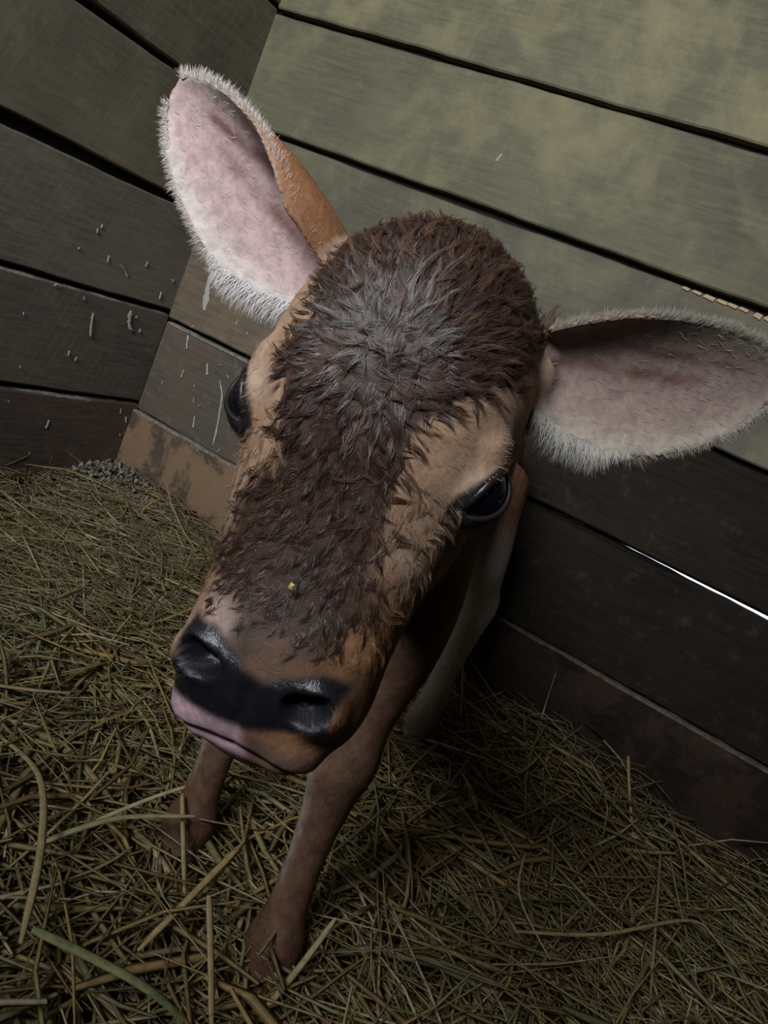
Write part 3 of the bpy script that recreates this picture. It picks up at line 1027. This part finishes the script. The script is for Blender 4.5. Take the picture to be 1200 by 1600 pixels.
def blades(cx, cy, lift, L, W, ang, tilt, bend, col, flat=.35):
    """bent, flattened stalks as 3-sided prisms, 4 rings each"""
    n = len(cx)
    d = np.stack([np.cos(ang) * np.cos(tilt), np.sin(ang) * np.cos(tilt), np.sin(tilt)], 1)
    sd = np.stack([-np.sin(ang), np.cos(ang), 0 * ang], 1)
    roll = rng.uniform(-.9, .9, n)
    up = np.cross(d, sd); up = np.where(up[:, 2:] < 0, -up, up)
    a = sd * np.cos(roll)[:, None] + up * np.sin(roll)[:, None]
    b = -sd * np.sin(roll)[:, None] + up * np.cos(roll)[:, None]
    c = np.stack([cx, cy, ground(cx, cy) + lift], 1)
    rows = []
    for t in (-.5, -.17, .17, .5):
        p = c + d * (L * t)[:, None] + sd * (bend * (t * t * 4 - .5))[:, None] - up * (np.abs(bend) * .35 * t * t * 4)[:, None]
        wk = W * (.55 if abs(t) == .5 else 1.) * .5
        rows.append(np.stack([p - a * wk[:, None], p + a * wk[:, None], p + b * (wk * flat)[:, None]], 1))
    Vv = np.stack(rows, 1)
    Vv[..., 0] = np.clip(Vv[..., 0], .003, 2.95)
    Vv[..., 1] = np.clip(Vv[..., 1], -2.2, -.013)
    q = []
    for i in range(3):
        for j in range(3):
            k = (j + 1) % 3
            q.append((i * 3 + j, i * 3 + k, (i + 1) * 3 + k, (i + 1) * 3 + j))
    Ff = ((np.arange(n) * 12)[:, None, None] + np.array(q)[None]).reshape(-1, 4)
    return Vv.reshape(-1, 3), Ff, np.repeat(col, 12, 0)


def bed(name, n, xr, yr, Lr, Wr, liftr, tiltsd, label):
    cx = rng.uniform(*xr, n); cy = rng.uniform(*yr, n)
    L = rng.uniform(*Lr, n) * rng.choice([.6, 1., 1.3], n); W = rng.uniform(*Wr, n) * rng.choice([.7, 1., 1.8], n, p=[.4, .43, .17])
    k = rng.integers(0, len(PAL), n)
    col = PAL[k] * rng.uniform(.5, 1.15, (n, 1)) * np.array((1.04, .97, .88))
    lift = rng.uniform(*liftr, n)
    ang = rng.uniform(0, 2 * math.pi, n)
    return blades(cx, cy, lift, L, W, ang, rng.normal(0, tiltsd, n), rng.normal(0, .012, n) * (L / .15), col if name != 'c' else (col * .55 + np.array((.17, .155, .10)) * rng.uniform(.6, 1.3, (n, 1))))


parts = [bed('a', 9000, (0.0, 2.2), (-1.5, 0.0), (.06, .20), (.0022, .0042), (-.012, .022), .10, ''),
         bed('b', 5200, (0.65, 1.9), (-1.35, -.15), (.08, .24), (.0034, .0070), (-.004, .034), .14, ''),
         bed('c', 5000, (0.0, .9), (-.95, 0.0), (.05, .16), (.0018, .0034), (-.006, .024), .12, ''),
         bed('d', 900, (0.0, 2.0), (-1.35, 0.0), (.12, .26), (.0026, .0055), (.020, .045), .20, '')]
o_ = 0; VV = []; FF = []; CL = []
for v, f, c in parts:
    VV.append(v); FF.append(f + o_); CL.append(c); o_ += len(v)
sb = fast_mesh('straw_bed', np.concatenate(VV), np.concatenate(FF), m_straw, None, True, np.concatenate(CL))
tag(sb, 'loose golden straw bedding covering the stall floor', 'straw', kind='stuff')

# stalks that stand out of the bed one by one
STALK = [
    ([(1.233, -1.001, .050), (1.235, -.949, .070), (1.236, -.904, .100)], .0075, (.40, .31, .17), 'straw stalk leaning up past the near front hoof of the calf'),
    ([(1.108, -.908, .090), (1.112, -.977, .075), (1.112, -1.041, .050)], .0080, (.42, .30, .13), 'thick golden stalk lying diagonally between the two front hooves'),
    ([(1.063, -1.138, .100), (1.114, -1.110, .090), (1.157, -1.089, .080), (1.194, -1.060, .050)], .0110, (.27, .28, .13), 'broad flat greenish blade at the bottom left of the straw'),
    ([(1.134, -.989, .100), (1.175, -1.024, .080), (1.212, -1.056, .060)], .0075, (.38, .28, .14), 'straight stalk running to the bottom edge left of the near hoof'),
    ([(.808, -.965, .060), (.907, -1.002, .090), (1.001, -1.082, .110), (1.063, -1.146, .090)], .0085, (.36, .29, .14), 'long kinked blade arching down the left edge of the straw'),
    ([(.972, -1.040, .070), (.988, -1.010, .085), (1.006, -.967, .090), (1.052, -.916, .100)], .0080, (.30, .28, .14), 'flat blade bent level in front of the far front hoof'),
    ([(.978, -.978, .070), (.996, -.915, .085), (1.020, -.855, .100)], .0060, (.44, .36, .20), 'thin pale stalk crossing the far front leg below the muzzle'),
    ([(1.020, -.901, .100), (1.060, -.931, .075), (1.096, -.956, .050)], .0065, (.36, .27, .13), 'short upright stalk standing before the far front hoof'),
    ([(1.237, -.020, .160), (1.247, -.024, .100), (1.263, -.050, .040)], .0050, (.40, .36, .24), 'pale stalk standing up against the dark boards by the hind leg'),
    ([(1.428, -.080, .110), (1.457, -.158, .080), (1.493, -.221, .040)], .0075, (.40, .29, .14), 'stubby upright stalk at the edge of the straw under the dark wall'),
    ([(1.533, -.283, .070), (1.548, -.492, .070), (1.561, -.624, .060)], .0050, (.36, .28, .15), 'long thin stalk lying straight at the right of the straw'),
    ([(1.393, -.661, .050), (1.485, -.585, .070), (1.587, -.430, .075), (1.631, -.425, .070), (1.700, -.443, .040)], .0065, (.38, .29, .15), 'long curved stalk arching across the lower right straw'),
    ([(.434, -.504, .050), (.607, -.654, .050), (.688, -.712, .040)], .0040, (.44, .38, .22), 'long straight stalk lying left of the calf towards the corner'),
    ([(.595, -.742, .070), (.678, -.673, .060), (.720, -.576, .040)], .0045, (.46, .38, .20), 'pale stalk lying across the lit straw left of the muzzle'),
    ([(1.225, -.075, .060), (1.261, -.080, .095), (1.346, -.087, .065)], .0050, (.40, .32, .18), 'bent stalk bowed over the heap beside the hind leg'),
    ([(.760, -.752, .050), (.861, -.781, .060), (.931, -.819, .050)], .0060, (.34, .29, .14), 'flat stalk lying just left of the calf nose'),
    ([(1.358, -.510, .060), (1.378, -.623, .070), (1.443, -.667, .050)], .0040, (.46, .42, .32), 'pale kinked stem in the dark straw right of the near leg'),
]
for pts, w, c, lab in STALK:
    Pc = catmull(np.array(pts), 5)
    T_ = unit(np.gradient(Pc, axis=0))
    A_ = unit(np.cross(T_, np.array((.1, .1, 1.)))); B_ = np.cross(A_, T_)
    m = len(Pc)
    tp = np.interp(np.linspace(0, 1, m), [0, .12, .85, 1], [.75, 1, .9, .45])
    prof = [(-1, 0), (-.4, .32), (.4, .32), (1, 0), (.4, -.22), (-.4, -.22)]
    Vs = np.stack([Pc + A_ * (w * .5 * a * tp)[:, None] + B_ * (w * .5 * b * tp)[:, None] for a, b in prof], 1).reshape(-1, 3)
    o = fast_mesh('straw_stalk', Vs, np.array(grid_faces(m, 6, 0, False)), m_straw, None, True, np.tile(np.array(c), (len(Vs), 1)))
    tag(o, lab, 'straw', 'stalks that stand out of the bedding')

# ------------------------------------------------------------------ small marks on the walls
m_drop = NT('bird_lime').done((.36, .36, .31), .85)
m_dust = (lambda s: s.done(s.ramp(s.noise(s.coord(), 80, 5, .7), [(.35, (.11, .098, .078)), (.7, (.33, .30, .25))]), .95, s.bump(s.noise(s.coord(), 160, 4), .9, .003)))(NT('ledge_dust'))
m_raw = wood('raw_split_wood', 'x', (.34, .22, .13), (.46, .31, .19), (.55, .40, .26), 31., dust_amt=.05)
boardsR = sorted([o for o in wr.children if o.name.startswith('board')], key=lambda o: (min(v.co.z for v in o.data.vertices), min(v.co.x for v in o.data.vertices)))
boardsL = sorted([o for o in wl.children if o.name.startswith('plank')], key=lambda o: min(v.co.z for v in o.data.vertices))


def pick(boards, a, z, k):
    for o in boards:
        vs_ = o.data.vertices
        if min(v.co.z for v in vs_) - .01 <= z <= max(v.co.z for v in vs_) + .01 and min(v.co[k] for v in vs_) - .01 <= a <= max(v.co[k] for v in vs_) + .01:
            return o
    return boards[0]


def dropping(pts, w, wall, seed):
    """a dried run of bird lime: lumpy strip lying proud of the board"""
    r_ = np.random.default_rng(seed)
    P = catmull(np.array(pts, float), 6) if len(pts) > 1 else np.array(pts, float)
    n = len(P)
    Vd, Fd = [], []
    tw = np.interp(np.linspace(0, 1, n), [0, .15, .5, .85, 1], [.35, .9, .7, 1.0, .4]) * (1 + r_.normal(0, .22, n))
    for i in range(n):
        a, z = P[i]
        hw = max(w * .5 * tw[i], .0006)
        off = r_.normal(0, w * .08)
        for k, (u_, d_) in enumerate([(-1, 0), (-.5, .0016), (.5, .0018), (1, 0)]):
            q = a + u_ * hw + off
            d_ = d_ + .0016
            Vd.append((q, -d_, z) if wall == 'R' else (d_ + .003, q, z))
    for i in range(n - 1):
        for j in range(3):
            f_ = (i * 4 + j, i * 4 + j + 1, (i + 1) * 4 + j + 1, (i + 1) * 4 + j)
            Fd.append(f_)
    a, z = P.mean(0)
    par = pick(boardsR, a, z, 0) if wall == 'R' else pick(boardsL, a, z, 1)
    mesh_obj('bird_dropping', Vd, Fd, m_drop, par, True)


DL = [[(-.249, .547), (-.246, .533)], [(-.209, .537), (-.187, .524), (-.177, .515)], [(-.057, .506), (-.056, .489)], [(-.240, .415), (-.232, .380), (-.226, .362)],
      [(-.132, .443), (-.124, .411), (-.108, .396)], [(-.085, .407), (-.083, .397)], [(-.264, .151), (-.265, .130)], [(-.030, .178), (-.021, .160)]]
DLw = [.007, .008, .012, .012, .022, .012, .010, .012]
DR = [[(.078, .625), (.082, .590), (.087, .551), (.098, .506)], [(.102, .627), (.103, .598), (.110, .565)], [(.078, .433), (.089, .400)], [(.163, .392), (.173, .366)],
      [(.214, .370), (.237, .335), (.253, .274), (.263, .217)], [(.182, .260), (.189, .232)], [(.669, 1.057), (.662, 1.040)], [(.091, .190), (.099, .165)], [(.103, .351), (.103, .330)]]
DRw = [.030, .018, .010, .012, .010, .010, .010, .010, .008]
for i, (p, w) in enumerate(zip(DL, DLw)):
    dropping(p, w * .62, 'L', 50 + i)
for i, (p, w) in enumerate(zip(DR, DRw)):
    dropping(p, w * .62, 'R', 80 + i)
for i in range(34):
    z = rng.uniform(.06, .62); L_ = rng.uniform(.004, .014)
    if i % 2:
        a = -rng.uniform(.02, .42); dropping([(a, z), (a + rng.normal(0, .004), z - L_)], rng.uniform(.002, .005), 'L', 200 + i)
    else:
        a = rng.uniform(.02, .34); dropping([(a, z), (a + rng.normal(0, .004), z - L_)], rng.uniform(.002, .005), 'R', 200 + i)


def ledge(name, axis, a0, a1, z, d0, d1, par, seed):
    """dust lying on the top edge of a board"""
    n = 70
    Vd, Fd = [], []
    for i in range(n + 1):
        a = a0 + (a1 - a0) * i / n
        h = .0012 + abs(wob(a * 2.3, seed, .0022))
        e = wob(a * 3.1, seed + 2, .0014)
        for d, hh in ((d0 + e, -.0035), (d0 + .002 + e, h * .5), ((d0 + d1) / 2, h), (d1, h)):
            Vd.append((a, d, z + hh) if axis == 'x' else (-d, a, z + hh))
    for i in range(n):
        for j in range(3):
            Fd.append((i * 4 + j, i * 4 + j + 1, (i + 1) * 4 + j + 1, (i + 1) * 4 + j))
    mesh_obj(name, Vd, Fd, m_dust, par, True)


m_dust0 = m_dust
ledge('ledge_dust', 'x', .004, .975, .1985, -.012, .006, pick(boardsR, .5, .1, 0), 1.)
m_dust = (lambda s: s.done(s.ramp(s.noise(s.coord(), 80, 5, .7), [(.35, (.055, .042, .030)), (.7, (.15, .12, .085))]), .95))(NT('brown_ledge_dirt'))
ledge('ledge_dirt', 'x', .985, 2.2, .1985, -.012, .006, pick(boardsR, 1.5, .1, 0), 2.)
m_dust = m_dust0
ledge('ledge_dust', 'x', .004, .42, .4405, -.002, .026, pick(boardsR, .2, .32, 0), 3.)
ledge('ledge_dust', 'y', -.003, -.9, .4550, .001, .026, pick(boardsL, -.3, .34, 1), 4.)
ledge('ledge_dust', 'y', -.003, -.9, .2105, -.003, .024, pick(boardsL, -.3, .1, 1), 5.)

# torn pale wood along one board's top edge
for i, x in enumerate(np.linspace(1.12, 1.30, 9)):
    L_ = .010 + .010 * rng.random(); h = .006 + .006 * rng.random(); z = .9372
    xx = x + rng.normal(0, .003)
    Vd = [(xx, -.0008, z), (xx + L_, -.0008, z - .001), (xx + L_ * .9, -.0022, z - h), (xx - .004, -.0012, z - h * .7), (xx, .010, z + .0005), (xx + L_, .010, z + .0005)]
    mesh_obj('splinter', Vd, [(0, 3, 2, 1), (0, 1, 5, 4)], m_raw, pick(boardsR, 1.2, .8, 0))

# crumbled dirt and chaff swept into the corner
n = 1600
cx = np.abs(rng.normal(0, .16, n)) + .01; cy = -np.abs(rng.normal(0, .10, n)) - .01
hz = .055 * np.exp(-((cx - .08) / .17) ** 2 - ((cy + .06) / .13) ** 2) * rng.uniform(.2, 1, n) + .012
sz = rng.uniform(.003, .009, n)
oc = np.array([(1, 0, 0), (-1, 0, 0), (0, 1, 0), (0, -1, 0), (0, 0, 1), (0, 0, -1)], float)
CV = np.stack([cx, cy, hz], 1)[:, None] + oc[None] * (sz[:, None, None] * rng.uniform(.4, 1.2, (n, 6, 1)))
CV[..., 0] = np.clip(CV[..., 0], .005, 9); CV[..., 1] = np.clip(CV[..., 1], -9, -.013)
of = np.array([(0, 2, 4), (2, 1, 4), (1, 3, 4), (3, 0, 4), (2, 0, 5), (1, 2, 5), (3, 1, 5), (0, 3, 5)])
CF = ((np.arange(n) * 6)[:, None, None] + of[None]).reshape(-1, 3)
CCc = np.repeat(np.array((.22, .19, .15)) * rng.uniform(.4, 1.6, (n, 1)), 6, 0)
dp = fast_mesh('dirt_crumbs', CV.reshape(-1, 3), CF, m_fur, None, False, CCc)
tag(dp, 'grey crumbled dirt and chaff heaped in the corner of the walls', 'dirt', kind='stuff')

# a scrap of straw stuck to the wet nose
Pn = np.array([.05, 3.45, -6.55])
Vc = [Pn + np.array(q) * .65 for q in [(-.16, 0, -.2), (.12, .02, -.24), (.2, .05, .16), (-.1, .04, .22), (0, .16, 0)]]
ch = mesh_obj('chaff_scrap', h2w(np.array(Vc)), [(0, 1, 4), (1, 2, 4), (2, 3, 4), (3, 0, 4)], NT('yellow_chaff').done((.62, .50, .13), .6))
tag(ch, 'tiny yellow scrap of chaff stuck on the wet nose bridge', 'chaff')
